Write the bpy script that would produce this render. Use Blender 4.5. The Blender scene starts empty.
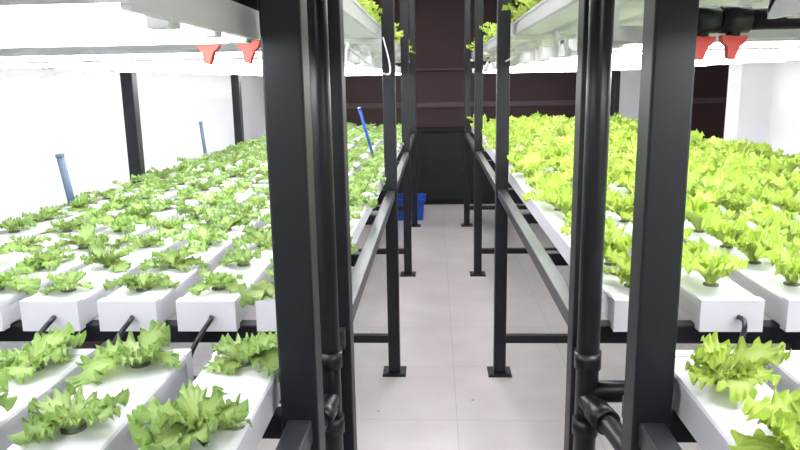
import bpy, math, random
import numpy as np
from mathutils import Vector, Matrix
random.seed(7); rng=np.random.default_rng(7)
sc=bpy.context.scene
sc.view_settings.view_transform='Standard'
sc.view_settings.look='None'

# ---------------- materials ----------------
def mat(name,col,rough=0.5,metal=0.0,spec=0.5,noise=0.0,nscale=8.0,bump=0.0,bscale=60,emit=None,es=0):
    m=bpy.data.materials.new(name); m.use_nodes=True
    nt=m.node_tree; b=nt.nodes['Principled BSDF']
    b.inputs['Base Color'].default_value=(*col,1); b.inputs['Roughness'].default_value=rough
    b.inputs['Metallic'].default_value=metal; b.inputs['Specular IOR Level'].default_value=spec
    tc=nt.nodes.new('ShaderNodeTexCoord')
    if noise>0:
        n=nt.nodes.new('ShaderNodeTexNoise'); n.inputs['Scale'].default_value=nscale; n.inputs['Detail'].default_value=5
        nt.links.new(tc.outputs['Object'],n.inputs['Vector'])
        r=nt.nodes.new('ShaderNodeMix'); r.data_type='RGBA'
        r.inputs['A'].default_value=(*[c*(1-noise) for c in col],1)
        r.inputs['B'].default_value=(*[min(1,c*(1+noise)) for c in col],1)
        nt.links.new(n.outputs['Fac'],r.inputs['Factor']); nt.links.new(r.outputs['Result'],b.inputs['Base Color'])
    if bump>0:
        n2=nt.nodes.new('ShaderNodeTexNoise'); n2.inputs['Scale'].default_value=bscale
        nt.links.new(tc.outputs['Object'],n2.inputs['Vector'])
        bp=nt.nodes.new('ShaderNodeBump'); bp.inputs['Strength'].default_value=bump; bp.inputs['Distance'].default_value=0.01
        nt.links.new(n2.outputs['Fac'],bp.inputs['Height']); nt.links.new(bp.outputs['Normal'],b.inputs['Normal'])
    if emit:
        b.inputs['Emission Color'].default_value=(*emit,1); b.inputs['Emission Strength'].default_value=es
    return m
M_post=mat('black_steel',(0.007,0.008,0.012),0.42,0,0.38,0.25,20)
M_rail=mat('grey_steel',(0.05,0.05,0.06),0.35,0.4,0.5,0.15,20)
M_pvcw=mat('white_pvc',(0.62,0.62,0.66),0.4,0,0.4,0.02,5)
M_pvcb=mat('black_pvc',(0.008,0.008,0.012),0.32,0,0.42,0.2,15)
M_hole=mat('net_cup',(0.10,0.12,0.08),0.7)
M_house=mat('light_housing',(0.80,0.81,0.84),0.4)
M_rib=mat('housing_rib',(0.16,0.165,0.18),0.5)
M_tube=mat('led_tube',(0.9,0.9,0.9),0.4,emit=(0.975,0.98,1.0),es=21.5)
M_red=mat('red_handle',(0.72,0.035,0.012),0.4)
M_wall=mat('white_wall',(0.90,0.90,0.93),0.7,noise=0.02,nscale=3,bump=0.1)
M_maroon=mat('maroon_wall',(0.023,0.003,0.004),0.6,noise=0.3,nscale=2)
M_black=mat('black_fabric',(0.0025,0.0025,0.003),0.8,noise=0.3)
M_ceil=mat('dark_ceiling',(0.03,0.02,0.022),0.9,noise=0.2)
M_trim=mat('trim_grey',(0.055,0.03,0.038),0.5)
M_blue=mat('blue_plastic',(0.01,0.07,0.42),0.35)
M_greyblue=mat('greyblue_pipe',(0.12,0.18,0.27),0.4)
M_cable=mat('white_cable',(0.8,0.8,0.8),0.4)

def floor_mat():
    m=bpy.data.materials.new('floor_tiles'); m.use_nodes=True; nt=m.node_tree; b=nt.nodes['Principled BSDF']
    tc=nt.nodes.new('ShaderNodeTexCoord'); mp=nt.nodes.new('ShaderNodeMapping')
    mp.inputs['Location'].default_value=(-0.09,0.1,0)
    nt.links.new(tc.outputs['Object'],mp.inputs['Vector'])
    br=nt.nodes.new('ShaderNodeTexBrick'); br.offset=0.0; br.squash=1
    br.inputs['Scale'].default_value=1; br.inputs['Brick Width'].default_value=0.6; br.inputs['Row Height'].default_value=0.6
    br.inputs['Mortar Size'].default_value=0.0025; br.inputs['Mortar Smooth'].default_value=0.2
    br.inputs['Color1'].default_value=(0.61,0.565,0.57,1); br.inputs['Color2'].default_value=(0.59,0.545,0.55,1)
    br.inputs['Mortar'].default_value=(0.47,0.43,0.43,1)
    nt.links.new(mp.outputs['Vector'],br.inputs['Vector'])
    n=nt.nodes.new('ShaderNodeTexNoise'); n.inputs['Scale'].default_value=3.5; n.inputs['Detail'].default_value=8
    nt.links.new(tc.outputs['Object'],n.inputs['Vector'])
    cr=nt.nodes.new('ShaderNodeValToRGB'); cr.color_ramp.elements[0].position=0.3; cr.color_ramp.elements[0].color=(0.86,0.85,0.85,1)
    cr.color_ramp.elements[1].position=0.7; cr.color_ramp.elements[1].color=(1,1,1,1)
    nt.links.new(n.outputs['Fac'],cr.inputs['Fac'])
    v=nt.nodes.new('ShaderNodeTexVoronoi'); v.inputs['Scale'].default_value=5
    nt.links.new(tc.outputs['Object'],v.inputs['Vector'])
    cs=nt.nodes.new('ShaderNodeValToRGB'); cs.color_ramp.elements[0].position=0.02; cs.color_ramp.elements[0].color=(0.4,0.37,0.35,1)
    cs.color_ramp.elements[1].position=0.05; cs.color_ramp.elements[1].color=(1,1,1,1)
    nt.links.new(v.outputs['Distance'],cs.inputs['Fac'])
    def mul(a,b_):
        x=nt.nodes.new('ShaderNodeMix'); x.data_type='RGBA'; x.blend_type='MULTIPLY'; x.inputs['Factor'].default_value=1
        nt.links.new(a,x.inputs['A']); nt.links.new(b_,x.inputs['B']); return x.outputs['Result']
    nt.links.new(mul(mul(br.outputs['Color'],cr.outputs['Color']),cs.outputs['Color']),b.inputs['Base Color'])
    b.inputs['Roughness'].default_value=0.28
    return m
M_floor=floor_mat()

def leaf_mat(name,c_in,c_out,trans=0.4):
    m=bpy.data.materials.new(name); m.use_nodes=True; nt=m.node_tree; b=nt.nodes['Principled BSDF']
    at=nt.nodes.new('ShaderNodeAttribute'); at.attribute_name='tint'
    sep=nt.nodes.new('ShaderNodeSeparateColor'); nt.links.new(at.outputs['Color'],sep.inputs['Color'])
    mx=nt.nodes.new('ShaderNodeMix'); mx.data_type='RGBA'
    mx.inputs['A'].default_value=(*c_in,1); mx.inputs['B'].default_value=(*c_out,1)
    nt.links.new(sep.outputs['Red'],mx.inputs['Factor'])
    hs=nt.nodes.new('ShaderNodeHueSaturation'); nt.links.new(mx.outputs['Result'],hs.inputs['Color'])
    mr=nt.nodes.new('ShaderNodeMapRange'); mr.inputs['To Min'].default_value=0.7; mr.inputs['To Max'].default_value=1.2
    nt.links.new(sep.outputs['Green'],mr.inputs['Value']); nt.links.new(mr.outputs['Result'],hs.inputs['Value'])
    nt.links.new(hs.outputs['Color'],b.inputs['Base Color']); b.inputs['Roughness'].default_value=0.45
    tc=nt.nodes.new('ShaderNodeTexCoord'); n=nt.nodes.new('ShaderNodeTexNoise'); n.inputs['Scale'].default_value=120
    nt.links.new(tc.outputs['Object'],n.inputs['Vector'])
    bp=nt.nodes.new('ShaderNodeBump'); bp.inputs['Strength'].default_value=0.4; bp.inputs['Distance'].default_value=0.004
    nt.links.new(n.outputs['Fac'],bp.inputs['Height']); nt.links.new(bp.outputs['Normal'],b.inputs['Normal'])
    tr=nt.nodes.new('ShaderNodeBsdfTranslucent'); nt.links.new(hs.outputs['Color'],tr.inputs['Color'])
    ms=nt.nodes.new('ShaderNodeMixShader'); ms.inputs['Fac'].default_value=trans
    nt.links.new(b.outputs['BSDF'],ms.inputs[1]); nt.links.new(tr.outputs['BSDF'],ms.inputs[2])
    nt.links.new(ms.outputs['Shader'],nt.nodes['Material Output'].inputs['Surface'])
    return m
M_leafL=leaf_mat('lettuce_green',(0.46,0.58,0.19),(0.25,0.40,0.10))
M_leafR=leaf_mat('lettuce_yellow_green',(0.57,0.69,0.19),(0.43,0.59,0.085),0.45)

# ---------------- mesh builder ----------------
class MB:
    def __init__(s): s.v=[]; s.f=[]; s.m=[]; s.sm=[]; s.mats=[]
    def mi(s,mt):
        if mt not in s.mats: s.mats.append(mt)
        return s.mats.index(mt)
    def add(s,vs,fs,mt,smooth=False):
        o=len(s.v); s.v+= [tuple(p) for p in vs]; k=s.mi(mt)
        for f in fs: s.f.append(tuple(i+o for i in f)); s.m.append(k); s.sm.append(smooth)
    def box(s,x0,x1,y0,y1,z0,z1,mt,ch=0.0):
        if ch<=0:
            vs=[(x0,y0,z0),(x1,y0,z0),(x1,y1,z0),(x0,y1,z0),(x0,y0,z1),(x1,y0,z1),(x1,y1,z1),(x0,y1,z1)]
            s.add(vs,[(3,2,1,0),(4,5,6,7),(0,1,5,4),(1,2,6,5),(2,3,7,6),(3,0,4,7)],mt); return
        dims=[x1-x0,y1-y0,z1-z0]; ax=dims.index(max(dims))
        if ax==0: a0,a1,b0,b1=y0,y1,z0,z1
        elif ax==1: a0,a1,b0,b1=x0,x1,z0,z1
        else: a0,a1,b0,b1=x0,x1,y0,y1
        c=ch; d=c*0.3
        prof=[(a0+c,b0),(a1-c,b0),(a1-d,b0+d),(a1,b0+c),(a1,b1-c),(a1-d,b1-d),(a1-c,b1),(a0+c,b1),(a0+d,b1-d),(a0,b1-c),(a0,b0+c),(a0+d,b0+d)]
        l0,l1=[(x0,x1),(y0,y1),(z0,z1)][ax]
        s.prism(prof,ax,l0,l1,mt)
    def prism(s,prof,ax,l0,l1,mt,smooth=False):
        n=len(prof); vs=[]
        for l in (l0,l1):
            for a,b in prof:
                vs.append({0:(l,a,b),1:(a,l,b),2:(a,b,l)}[ax])
        fs=[(i,(i+1)%n,n+(i+1)%n,n+i) for i in range(n)]
        if ax==1: fs=[tuple(reversed(f)) for f in fs]
        c1=tuple(range(n)); c2=tuple(range(n,2*n))
        if ax==1: fs+=[c1,tuple(reversed(c2))]
        else: fs+=[tuple(reversed(c1)),c2]
        s.add(vs,fs,mt,smooth)
    def path(s,pts,r,mt,n=12,caps=True,radii=None):
        pts=[Vector(p) for p in pts]; vs=[]; up=None
        for i,p in enumerate(pts):
            if i==0: t=pts[1]-p
            elif i==len(pts)-1: t=p-pts[i-1]
            else: t=(pts[i+1]-pts[i-1])
            t.normalize()
            if up is None:
                ref=Vector((0,0,1)) if abs(t.z)<0.9 else Vector((1,0,0))
                up=(ref-t*ref.dot(t)).normalized()
            else: up=(up-t*up.dot(t)).normalized()
            sd=t.cross(up); rr=radii[i] if radii else r
            for k in range(n):
                a=2*math.pi*k/n; vs.append(p+(up*math.cos(a)+sd*math.sin(a))*rr)
        o=len(s.v); side=[]
        for i in range(len(pts)-1):
            for k in range(n):
                k2=(k+1)%n; side.append((i*n+k,i*n+k2,(i+1)*n+k2,(i+1)*n+k))
        s.add(vs,side,mt,True)
        if caps:
            e=(len(pts)-1)*n
            k=s.mi(mt)
            s.f.append(tuple(o+j for j in reversed(range(n)))); s.m.append(k); s.sm.append(False)
            s.f.append(tuple(o+e+j for j in range(n))); s.m.append(k); s.sm.append(False)
    def cyl(s,p0,p1,r,mt,n=16): s.path([p0,p1],r,mt,n)
    def obj(s,name,parent=None):
        me=bpy.data.meshes.new(name); me.from_pydata(s.v,[],s.f)
        for mt in s.mats: me.materials.append(mt)
        me.polygons.foreach_set('material_index',s.m); me.polygons.foreach_set('use_smooth',s.sm)
        me.update(); o=bpy.data.objects.new(name,me); sc.collection.objects.link(o)
        if parent: o.parent=parent
        return o
def empty(name):
    o=bpy.data.objects.new(name,None); sc.collection.objects.link(o); return o
def bez(p0,p1,p2,p3,n=12):
    out=[]
    for i in range(n+1):
        t=i/n; out.append(tuple((1-t)**3*a+3*(1-t)**2*t*b+3*(1-t)*t*t*c+t**3*d for a,b,c,d in zip(p0,p1,p2,p3)))
    return out

# ---------------- dims ----------------
H_BEAM=0.97; CH_H=0.068; H_TOP=H_BEAM+CH_H
U_BEAM=1.70; U_TOP=U_BEAM+CH_H
L_IN,L_OUT=-0.22,-1.50; R_IN,R_OUT=0.326,1.81
LC=[-0.325-0.175*k for k in range(7)]
RC=[0.44+0.178*k for k in range(8)]
CW=0.122; PH=0.03
POST_H=2.78
NEAR_Y0,NEAR_Y1=-0.55,1.146
FAR_Y0,FAR_Y1=1.42,7.30

# ---------------- room ----------------
def wall(name,*a,mt=M_wall):
    b=MB(); b.box(*a,mt); return b.obj(name)
YB=8.8
wall('floor',-2.1,4.1,-2.6,YB+0.1,-0.1,0,mt=M_floor)
wall('ceiling',-2.1,4.1,-2.6,YB+0.1,2.8,2.9,mt=M_ceil)
wall('wall_left',-2.1,-2.0,-2.6,YB+0.1,0,2.8)
wall('wall_front',-2.0,4.0,-2.6,-2.5,0,2.8)
wall('wall_back',-2.0,4.0,YB,YB+0.1,0,2.8,mt=M_maroon)
b=MB(); b.box(2.6,2.75,-2.5,5.85,0,2.8,M_wall); b.box(2.36,2.6,5.6,5.85,0,2.8,M_wall); b.box(2.75,4.0,5.7,5.85,0,2.8,M_wall); b.obj('wall_right')
wall('wall_right_alcove',4.0,4.1,-2.6,YB+0.1,0,2.8)
b=MB(); b.box(2.2,3.05,YB-0.05,YB,0,2.8,M_wall); b.obj('wall_panel_back')
b=MB(); b.box(-2.0,2.2,YB-0.04,YB,1.17,1.23,M_trim); b.box(3.05,4.0,YB-0.04,YB,1.17,1.23,M_trim); b.obj('trim_1')
b=MB(); b.box(-2.0,2.2,YB-0.03,YB,1.62,1.64,M_trim); b.obj('trim_2')
b=MB(); b.box(-2.0,-1.985,-2.5,YB,0,0.09,M_trim); b.obj('baseboard_left')
b=MB()
b.box(-1.95,2.15,8.46,YB-0.05,0.0,0.90,M_black)
b.box(-1.97,2.17,8.43,YB-0.05,0.90,0.93,M_black)
x=-1.9
while x<2.0:
    b.box(x+0.01,x+0.56,8.44,8.46,0.06,0.87,M_black); b.box(x+0.50,x+0.52,8.43,8.44,0.4,0.55,M_post); x+=0.58
b.obj('storage_cabinet')

# ---------------- racks ----------------
def rack(name,xi,xo,ys,y0,y1):
    root=empty(name); b=MB()
    sg=1 if xo>xi else -1
    for X in (xi,xo):
        for Y in ys:
            b.box(X-PH,X+PH,Y-PH,Y+PH,0.008,POST_H,M_post,0.004)
            b.box(X-0.06,X+0.06,Y-0.06,Y+0.06,0.0,0.010,M_post)
            for dx in(-0.045,0.045):
                b.cyl((X+dx,Y-0.045,0.009),(X+dx,Y-0.045,0.018),0.007,M_rail,8)
    b.obj('posts',root)
    b=MB()
    for X in (xi,xo):
        for top in (H_BEAM,U_BEAM):
            if top==U_BEAM and X==xi: continue
            yy=[y0]+list(ys)+[y1]
            for a,c in zip(yy[:-1],yy[1:]):
                a2=a+(PH if a in ys else 0); c2=c-(PH if c in ys else 0)
                if c2-a2>0.01: b.box(X-0.02,X+0.02,a2,c2,top-0.04,top,M_rail if X==xi else M_post,0.003)
    b.obj('side_rails',root)
    b=MB()
    xa,xb=sorted((xi+sg*0.02,xo-sg*0.02))
    mids=[]
    for a,c in zip(ys[:-1],ys[1:]): mids+= [a+(c-a)/3,a+2*(c-a)/3]
    for top in (H_BEAM,U_BEAM):
        for Y in list(ys)+mids:
            if top==U_BEAM and Y in mids: continue
            if y0<Y<y1: b.box(xa,xb,Y-0.02,Y+0.02,top-(0.04 if top==H_BEAM else 0.022),top,M_post if top==H_BEAM else M_house,0.003)
    for Y in ys: b.box(xa,xb,Y-0.02,Y+0.02,0.17,0.21,M_post,0.003)
    b.obj('cross_beams',root)
    return root
YF=[1.48,3.42,5.30,7.18]; YN=[-0.5,1.05]
rl=rack('grow_rack',L_IN,L_OUT,YF,FAR_Y0,FAR_Y1)
rr=rack('grow_rack',R_IN,R_OUT,YF,FAR_Y0,FAR_Y1)
rl2=rack('grow_rack',L_IN,L_OUT,YN,NEAR_Y0,1.12)
rr2=rack('grow_rack',R_IN+0.010,R_OUT,YN,NEAR_Y0,1.12)

# ---------------- channels ----------------
def channel(b,xc,y0,y1,z0):
    w=CW/2; h=CH_H
    c=0.006
    prof=[(xc-w+c,z0),(xc+w-c,z0),(xc+w,z0+c),(xc+w,z0+h-0.014),(xc+w+0.003,z0+h-0.014),(xc+w+0.003,z0+h-0.004),(xc+w,z0+h),
          (xc-w,z0+h),(xc-w-0.003,z0+h-0.004),(xc-w-0.003,z0+h-0.014),(xc-w,z0+h-0.014),(xc-w,z0+c)]
    b.prism(prof,1,y0,y1,M_pvcw)
    for ya,yb in ((y0-0.006,y0+0.02),(y1-0.02,y1+0.006)):
        b.box(xc-w-0.004,xc+w+0.004,ya,yb,z0+0.001,z0+h+0.002,M_pvcw)
def channels(name,xs,y0,y1,z0,root=None):
    b=MB()
    for x in xs: channel(b,x,y0+0.006,y1-0.006,z0)
    return b.obj(name,root)
for z0 in (H_BEAM,U_BEAM):
    for xs in (LC,RC):
        channels('hydroponic_channels',xs,FAR_Y0,FAR_Y1,z0)
        channels('hydroponic_channels',xs,NEAR_Y0,NEAR_Y1,z0)

# ---------------- lettuce ----------------
class Crop:
    def __init__(s): s.V=[];s.F=[];s.C=[];s.o=0; s.cups=MB()
    def leaf(s,base,az,L,W,e0,bend,ruf,nu,nv,tint,lobe,kf):
        u=np.linspace(0,1,nu+1); v=np.linspace(-1,1,nv+1)
        th=e0-bend*u**1.3; du=1/nu
        r=0.004+np.concatenate([[0],np.cumsum(np.cos((th[:-1]+th[1:])/2))])*du*L
        z=np.concatenate([[0],np.cumsum(np.sin((th[:-1]+th[1:])/2))])*du*L
        ph=rng.random()*6.28
        U,Vv=np.meshgrid(u,v,indexing='ij'); A=np.abs(Vv)
        phi=Vv*1.4+np.sign(Vv)*(1-U)*2.0*A
        edge=np.maximum(A**2.5,U**5)
        w=W*(0.13+0.87*np.sin(np.clip(u,0,1)**0.9*math.pi*0.62)**1.3)
        lob=lobe*np.cos(kf*phi+ph)
        side=w[:,None]*Vv*0.5*(1+lob*A**1.5)
        back=W*(-0.46*Vv**2*U**3 + 0.45*lob*U**4)
        ruff=ruf*W*edge*np.sin(kf*1.7*phi+ph*2.3)*(0.3+0.7*U)
        cup=0.20*W*Vv**2*(1-0.9*U)
        nx=-np.sin(th)[:,None]; nz=np.cos(th)[:,None]; tx=np.cos(th)[:,None]; tz=np.sin(th)[:,None]
        off=ruff+cup
        R=r[:,None]+nx*off+tx*back; Z=z[:,None]+nz*off+tz*back
        sw=(rng.random()-0.5)*0.4*L*U**2
        S=side+sw
        ca,sa=math.cos(az),math.sin(az)
        X=base[0]+R*ca-S*sa; Y=base[1]+R*sa+S*ca
        dist=np.abs(X-s.cx)
        Zz=base[2]+Z
        Zz=np.where(dist<CW/2+0.004,np.maximum(Zz,s.zt+0.003),Zz)
        n=(nu+1)*(nv+1)
        s.V.append(np.stack([X,Y,Zz],-1).reshape(-1,3))
        i=np.arange(nu)[:,None]*(nv+1)+np.arange(nv)[None,:]; i=i.reshape(-1)
        s.F.append(np.stack([i,i+1,i+nv+2,i+nv+1],-1)+s.o); s.o+=n
        cc=np.zeros((n,4)); cc[:,3]=1
        cc[:,0]=np.clip((0.1+0.9*np.minimum(1,U*1.2)*np.maximum(A,U**2)**0.6).reshape(-1),0,1); cc[:,1]=tint; s.C.append(cc)
    def plant(s,x,y,z,size,nl,up,hi=False,cup=True):
        s.cx=x; s.zt=z
        s.cups.cyl((x,y,z-0.002),(x,y,z+0.003),0.017,M_hole,14)
        a0=rng.random()*6.28; pt=rng.random()
        for k in range(nl):
            t=k/(nl-1)
            az=a0+k*2.4+rng.normal()*0.25
            L=size*(1.0-0.5*t)*(0.68+0.55*rng.random())
            W=L*(0.58+0.26*rng.random())
            e0=math.radians(20+up*38+(50-14*up)*t+rng.normal()*9)
            bend=math.radians((62-16*up)*(1-0.5*t)+rng.normal()*18)
            s.leaf((x+0.006*math.cos(az),y+0.006*math.sin(az),z+0.004),az,L,W,e0,bend,0.16+0.09*rng.random(),20 if hi else 9,18 if hi else 9,np.clip(0.5*pt+0.5*rng.random(),0,1),0.19,4.2+rng.random()*2.2)
    def obj(s,name,mt):
        V=np.concatenate(s.V); F=np.concatenate(s.F); C=np.concatenate(s.C)
        me=bpy.data.meshes.new(name); me.vertices.add(len(V)); me.vertices.foreach_set('co',V.reshape(-1).astype(np.float32))
        me.loops.add(len(F)*4); me.loops.foreach_set('vertex_index',F.reshape(-1).astype(np.int32))
        me.polygons.add(len(F)); me.polygons.foreach_set('loop_start',np.arange(0,len(F)*4,4,dtype=np.int32))
        me.polygons.foreach_set('use_smooth',np.ones(len(F),dtype=bool))
        me.update(calc_edges=True); me.validate()
        a=me.color_attributes.new('tint','FLOAT_COLOR','POINT'); a.data.foreach_set('color',C.reshape(-1).astype(np.float32))
        me.materials.append(mt); root=empty(name)
        o=bpy.data.objects.new('leaves',me); sc.collection.objects.link(o); o.parent=root
        if s.cups.v: s.cups.obj('net_cups',root)
        return root
def fill(xs,y0,y1,step,z,size,nl,up,mt,hi_y=None,jit=0.01,skip=0.0,var=0.35):
    c=Crop()
    for x in xs:
        y=y0
        while y<y1:
            if rng.random()>=skip:
                sz=size*(1-var/2+var*rng.random())
                c.plant(x,y+rng.normal()*jit,z,sz,nl,up,hi=(hi_y is not None and y<hi_y))
            y+=step
    c.obj('lettuce_plants',mt)
fill(LC,1.51,7.25,0.215,H_TOP,0.083,11,0.06,M_leafL,hi_y=2.8,skip=0.01,var=0.4)
fill(LC,-0.02,1.10,0.218,H_TOP,0.088,12,0.05,M_leafL,hi_y=2,var=0.25)
fill(RC,1.54,7.25,0.185,H_TOP,0.116,12,0.88,M_leafR,hi_y=2.6,var=0.55)
fill(RC,-0.02,1.10,0.205,H_TOP,0.098,13,0.3,M_leafR,hi_y=2)
fill(LC[:3],1.6,7.25,0.19,U_TOP,0.12,9,0.3,M_leafR)
fill(RC[:4],1.6,7.25,0.19,U_TOP,0.13,9,0.4,M_leafR)

# ---------------- LED fixtures ----------------
def fixture(x0,x1,y,z,n=2):
    root=empty('led_light_fixture'); b=MB()
    x0,x1=sorted((x0,x1))
    prof=[(y-0.025,z+0.045),(y-0.06,z+0.012),(y-0.062,z+0.004),(y-0.058,z+0.004),(y-0.024,z+0.035),
          (y+0.024,z+0.035),(y+0.058,z+0.004),(y+0.062,z+0.004),(y+0.06,z+0.012),(y+0.025,z+0.045)]
    b.prism(list(reversed(prof)),0,x0,x1,M_house)
    for xe in (x0,x1-0.008): b.box(xe,xe+0.008,y-0.06,y+0.06,z-0.002,z+0.045,M_house)
    for xe in (x0+0.15,x1-0.15): b.box(xe-0.01,xe+0.01,y-0.01,y+0.01,z+0.044,(U_BEAM if z<2 else 2.8),M_house)
    for dy in (-0.03,0.03):
        for xe in (x0+0.01,x1-0.04): b.cyl((xe,y+dy,z+0.012),(xe+0.03,y+dy,z+0.012),0.016,M_house,12)
    b.obj('reflector_housing',root)
    b=MB()
    for dy in (-0.03,0.03): b.cyl((x0+0.035,y+dy,z+0.010),(x1-0.035,y+dy,z+0.010),0.0145,M_tube,12)
    b.obj('led_tubes',root)
def panel_fixture(x0,x1,y0,y1,z,ty):
    root=empty('led_light_fixture'); b=MB(); x0,x1=sorted((x0,x1))
    b.box(x0,x1,y0,y1,z+0.030,z+0.042,M_house)
    b.box(x0,x1,y1-0.004,y1,z+0.006,z+0.030,M_house)
    b.box(x0,x1,y0,y0+0.004,z+0.006,z+0.030,M_house)
    for xe in (x0,x1-0.010): b.box(xe,xe+0.010,y0+0.004,y1-0.004,z+0.000,z+0.030,M_house)
    for t in ty:
        for o_ in (-0.075,-0.045,0.030):
            b.prism([(t+o_-0.004,z+0.0302),(t+o_+0.004,z+0.0302),(t+o_,z+0.022)],0,x0+0.012,x1-0.012,M_rib)
        xe=x0+0.02
        for xe in (x0+0.010,x1-0.04): b.box(xe,xe+0.03,t-0.015,t+0.015,z-0.006,z+0.030,M_house,0.004)
    for xe in (x0+0.15,x1-0.15): b.box(xe-0.01,xe+0.01,(y0+y1)/2-0.01,(y0+y1)/2+0.01,z+0.042,U_BEAM,M_house)
    b.obj('reflector_housing',root)
    b=MB()
    for t in ty: b.cyl((x0+0.04,t,z+0.008),(x1-0.04,t,z+0.008),0.0135,M_tube,14)
    b.obj('led_tubes',root)
ys=[1.64+0.5*k for k in range(12)]
for y in ys:
    fixture(L_IN-0.05,L_OUT+0.05,y,1.565); fixture(R_IN+0.05,R_OUT-0.05,y,1.565)
panel_fixture(L_IN-0.045,L_OUT+0.05,0.62,1.12,1.565,[0.76,0.91,1.06])
fixture(L_IN-0.05,L_OUT+0.05,0.2,1.565)
for y in (0.80,0.62,0.1): fixture(R_IN+0.06,R_OUT-0.05,y,1.565)
for y in [1.9+1.0*k for k in range(6)]:
    fixture(L_IN-0.05,L_OUT+0.05,y,2.32); fixture(R_IN+0.05,R_OUT-0.05,y,2.32)

# ---------------- feed pipes with valves ----------------
def feed(xi,xo,y,z,vx,dz=0.0):
    root=empty('water_feed_pipe'); b=MB()
    b.cyl((xi,y,z),(xo,y,z),0.0165,M_pvcb,20)
    for x in vx:
        b.cyl((x-0.022,y,z),(x+0.022,y,z),0.021,M_pvcb,20); b.cyl((x,y,z),(x,y,z-0.03-dz),0.011,M_pvcb,14)
    b.obj('pipe',root)
    b=MB(); z=z-dz
    for x in vx:
        b.prism([(x-0.020,z-0.028),(x+0.020,z-0.030),(x+0.017,z-0.040),(x+0.009,z-0.046),(x+0.002,z-0.066),(x-0.008,z-0.064),(x-0.010,z-0.046),(x-0.018,z-0.038)][::-1],1,y-0.010,y+0.006,M_red)
        b.cyl((x,y,z-0.028),(x,y,z-0.052),0.010,M_red,12)
    b.obj('valve_handles',root)
feed(R_IN+0.042,R_OUT-0.03,1.17,1.586,[0.425,0.474,0.88,1.06],-0.004)
feed(L_IN-0.035,L_OUT+0.03,1.17,1.620,[-0.305,-0.372],0.022)

# ---------------- drains & hoses ----------------
def drain(xi,xo,xs,sg,px):
    root=empty('drain_pipe'); b=MB()
    zc=0.875; y=1.335
    b.cyl((px,y,zc),(xo,y,zc),0.022,M_pvcb,18)
    for x in xs: b.cyl((x-0.03,y,zc),(x+0.03,y,zc),0.028,M_pvcb,18)
    b.cyl((px,y,0.0),(px,y,2.75),0.0225,M_pvcb,20)
    for zz in (0.80,0.945): b.cyl((px,y,zz-0.018),(px,y,zz+0.018),0.0265,M_pvcb,20)
    pts=bez((px,y,0.86),(px,y-0.05,0.86),(xi+sg*0.02,y-0.08,0.85),(xi+sg*0.03,0.98,0.83),10)
    b.path(pts,0.020,M_pvcb,16)
    b.path([pts[3],pts[5]],0.026,M_pvcb,16)
    b.obj('pipework',root)
    b=MB()
    for x in xs:
        b.path(bez((x+0.012,FAR_Y0-0.004,H_BEAM+0.035),(x+0.03,FAR_Y0-0.045,H_BEAM+0.04),(x-0.03,1.345,0.96),(x-0.02,1.335,0.89),14),0.0055,M_pvcb,8)
    b.obj('drain_hoses',root)
drain(L_IN,L_OUT,LC,-1,L_IN); drain(R_IN,R_OUT,RC,1,R_IN-0.022)
for (a,c) in ((L_IN-0.03,L_OUT+0.03),(R_IN+0.03,R_OUT-0.03)):
    b=MB(); b.cyl((a,0.93,0.90),(c,0.93,0.90),0.018,M_pvcb,16)
    b.cyl((a,0.80,0.84),(c,0.80,0.84),0.022,M_pvcb,16); b.obj('return_pipe')

# ---------------- stand pipes, cables, crate ----------------
def stand(p0,p1,r,mt,name):
    b=MB(); b.cyl(p0,p1,r,mt,14); b.cyl(p1,tuple(Vector(p1)+ (Vector(p1)-Vector(p0)).normalized()*0.012),r*1.15,mt,14); b.obj(name)
stand((-1.50,2.78,0.97),(-1.525,2.76,1.22),0.015,M_greyblue,'air_stand_pipe')
stand((-1.50,4.50,0.97),(-1.515,4.48,1.25),0.011,M_greyblue,'air_stand_pipe')
stand((-0.385,4.3,1.045),(-0.452,4.22,1.335),0.009,M_blue,'blue_stake')
def cable(pts,r=0.0038,name='power_cable'):
    b=MB(); b.path(pts,r,M_cable,8); b.obj(name)
cable(bez((-0.262,1.62,1.69),(-0.20,1.66,1.5),(-0.26,1.9,1.46),(-0.255,2.1,1.61),20))
cable(bez((-0.255,2.1,1.60),(-0.16,2.9,1.48),(-0.18,3.2,1.50),(-0.24,3.36,1.70),20))
cable(bez((R_IN+0.04,3.3,1.60),(R_IN-0.08,3.6,1.53),(R_IN-0.08,4.2,1.5),(R_IN+0.04,4.9,1.62),20))
cable(bez((-1.3,1.7,1.555),(-1.2,1.75,1.49),(-1.0,1.8,1.50),(-0.8,1.7,1.555),20))
cable(bez((R_OUT-0.5,2.2,1.555),(R_OUT-0.35,2.2,1.49),(R_OUT-0.2,2.2,1.49),(R_OUT-0.1,2.2,1.555),20))

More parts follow.
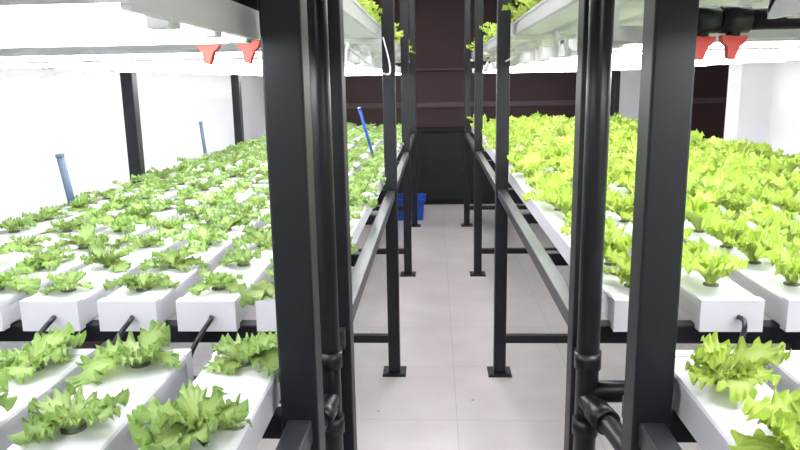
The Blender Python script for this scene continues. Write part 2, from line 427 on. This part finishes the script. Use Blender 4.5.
b=MB()
x0,x1,y0,y1,h=-0.43,-0.12,7.45,7.85,0.24; t=0.008
def taper(b,x0,x1,y0,y1,h,mt,e=0.02):
    o=[(x0+e,y0+e,0),(x1-e,y0+e,0),(x1-e,y1-e,0),(x0+e,y1-e,0),(x0,y0,h),(x1,y0,h),(x1,y1,h),(x0,y1,h)]
    i=[(x0+e+t,y0+e+t,t),(x1-e-t,y0+e+t,t),(x1-e-t,y1-e-t,t),(x0+e+t,y1-e-t,t),(x0+t,y0+t,h),(x1-t,y0+t,h),(x1-t,y1-t,h),(x0+t,y1-t,h)]
    b.add(o+i,[(3,2,1,0),(0,1,5,4),(1,2,6,5),(2,3,7,6),(3,0,4,7),(8,9,10,11),(12,13,9,8),(13,14,10,9),(14,15,11,10),(15,12,8,11),(4,5,13,12),(5,6,14,13),(6,7,15,14),(7,4,12,15)],mt)
taper(b,x0,x1,y0,y1,h,M_blue)
b.box(x0-0.012,x1+0.012,y0-0.012,y0,h-0.03,h,M_blue); b.box(x0-0.012,x1+0.012,y1,y1+0.012,h-0.03,h,M_blue)
b.box(x0-0.012,x0,y0,y1,h-0.03,h,M_blue); b.box(x1,x1+0.012,y0,y1,h-0.03,h,M_blue)
b.obj('blue_crate')

# ---------------- unseen fill panels, added overhead to brighten floor and post fronts ----------------
M_fill=mat('fill_panel_emitter',(0.9,0.9,0.9),0.5,emit=(1.0,0.97,0.96),es=24)
for (x,y) in ((0.05,-1.2),(0.05,2.4),(0.05,4.6),(0.05,6.8)):
    b=MB(); b.box(x-0.17,x+0.17,y-0.62,y+0.62,2.755,2.80,M_house); b.box(x-0.15,x+0.15,y-0.6,y+0.6,2.748,2.755,M_fill); b.obj('added_fill_panel')

w=bpy.data.worlds.new('world'); sc.world=w; w.use_nodes=True
w.node_tree.nodes['Background'].inputs['Color'].default_value=(0.8,0.85,1,1); w.node_tree.nodes['Background'].inputs['Strength'].default_value=0.3

# ---------------- camera ----------------
f=696; yaw=math.radians(3.0); p=math.radians(11.7); r=math.radians(1.0)
F=Vector((-math.sin(yaw)*math.cos(p),math.cos(yaw)*math.cos(p),-math.sin(p)))
R0=Vector((math.cos(yaw),math.sin(yaw),0)); U0=R0.cross(F)
R=R0*math.cos(r)-U0*math.sin(r); U=U0*math.cos(r)+R0*math.sin(r)
cam=bpy.data.cameras.new('camera'); co=bpy.data.objects.new('camera',cam); sc.collection.objects.link(co)
cam.sensor_width=36; cam.lens=f/800*36; cam.clip_start=0.02
m=Matrix((R,U,-F)).transposed().to_4x4(); m.translation=Vector((0,0,1.5)); co.matrix_world=m
sc.camera=co
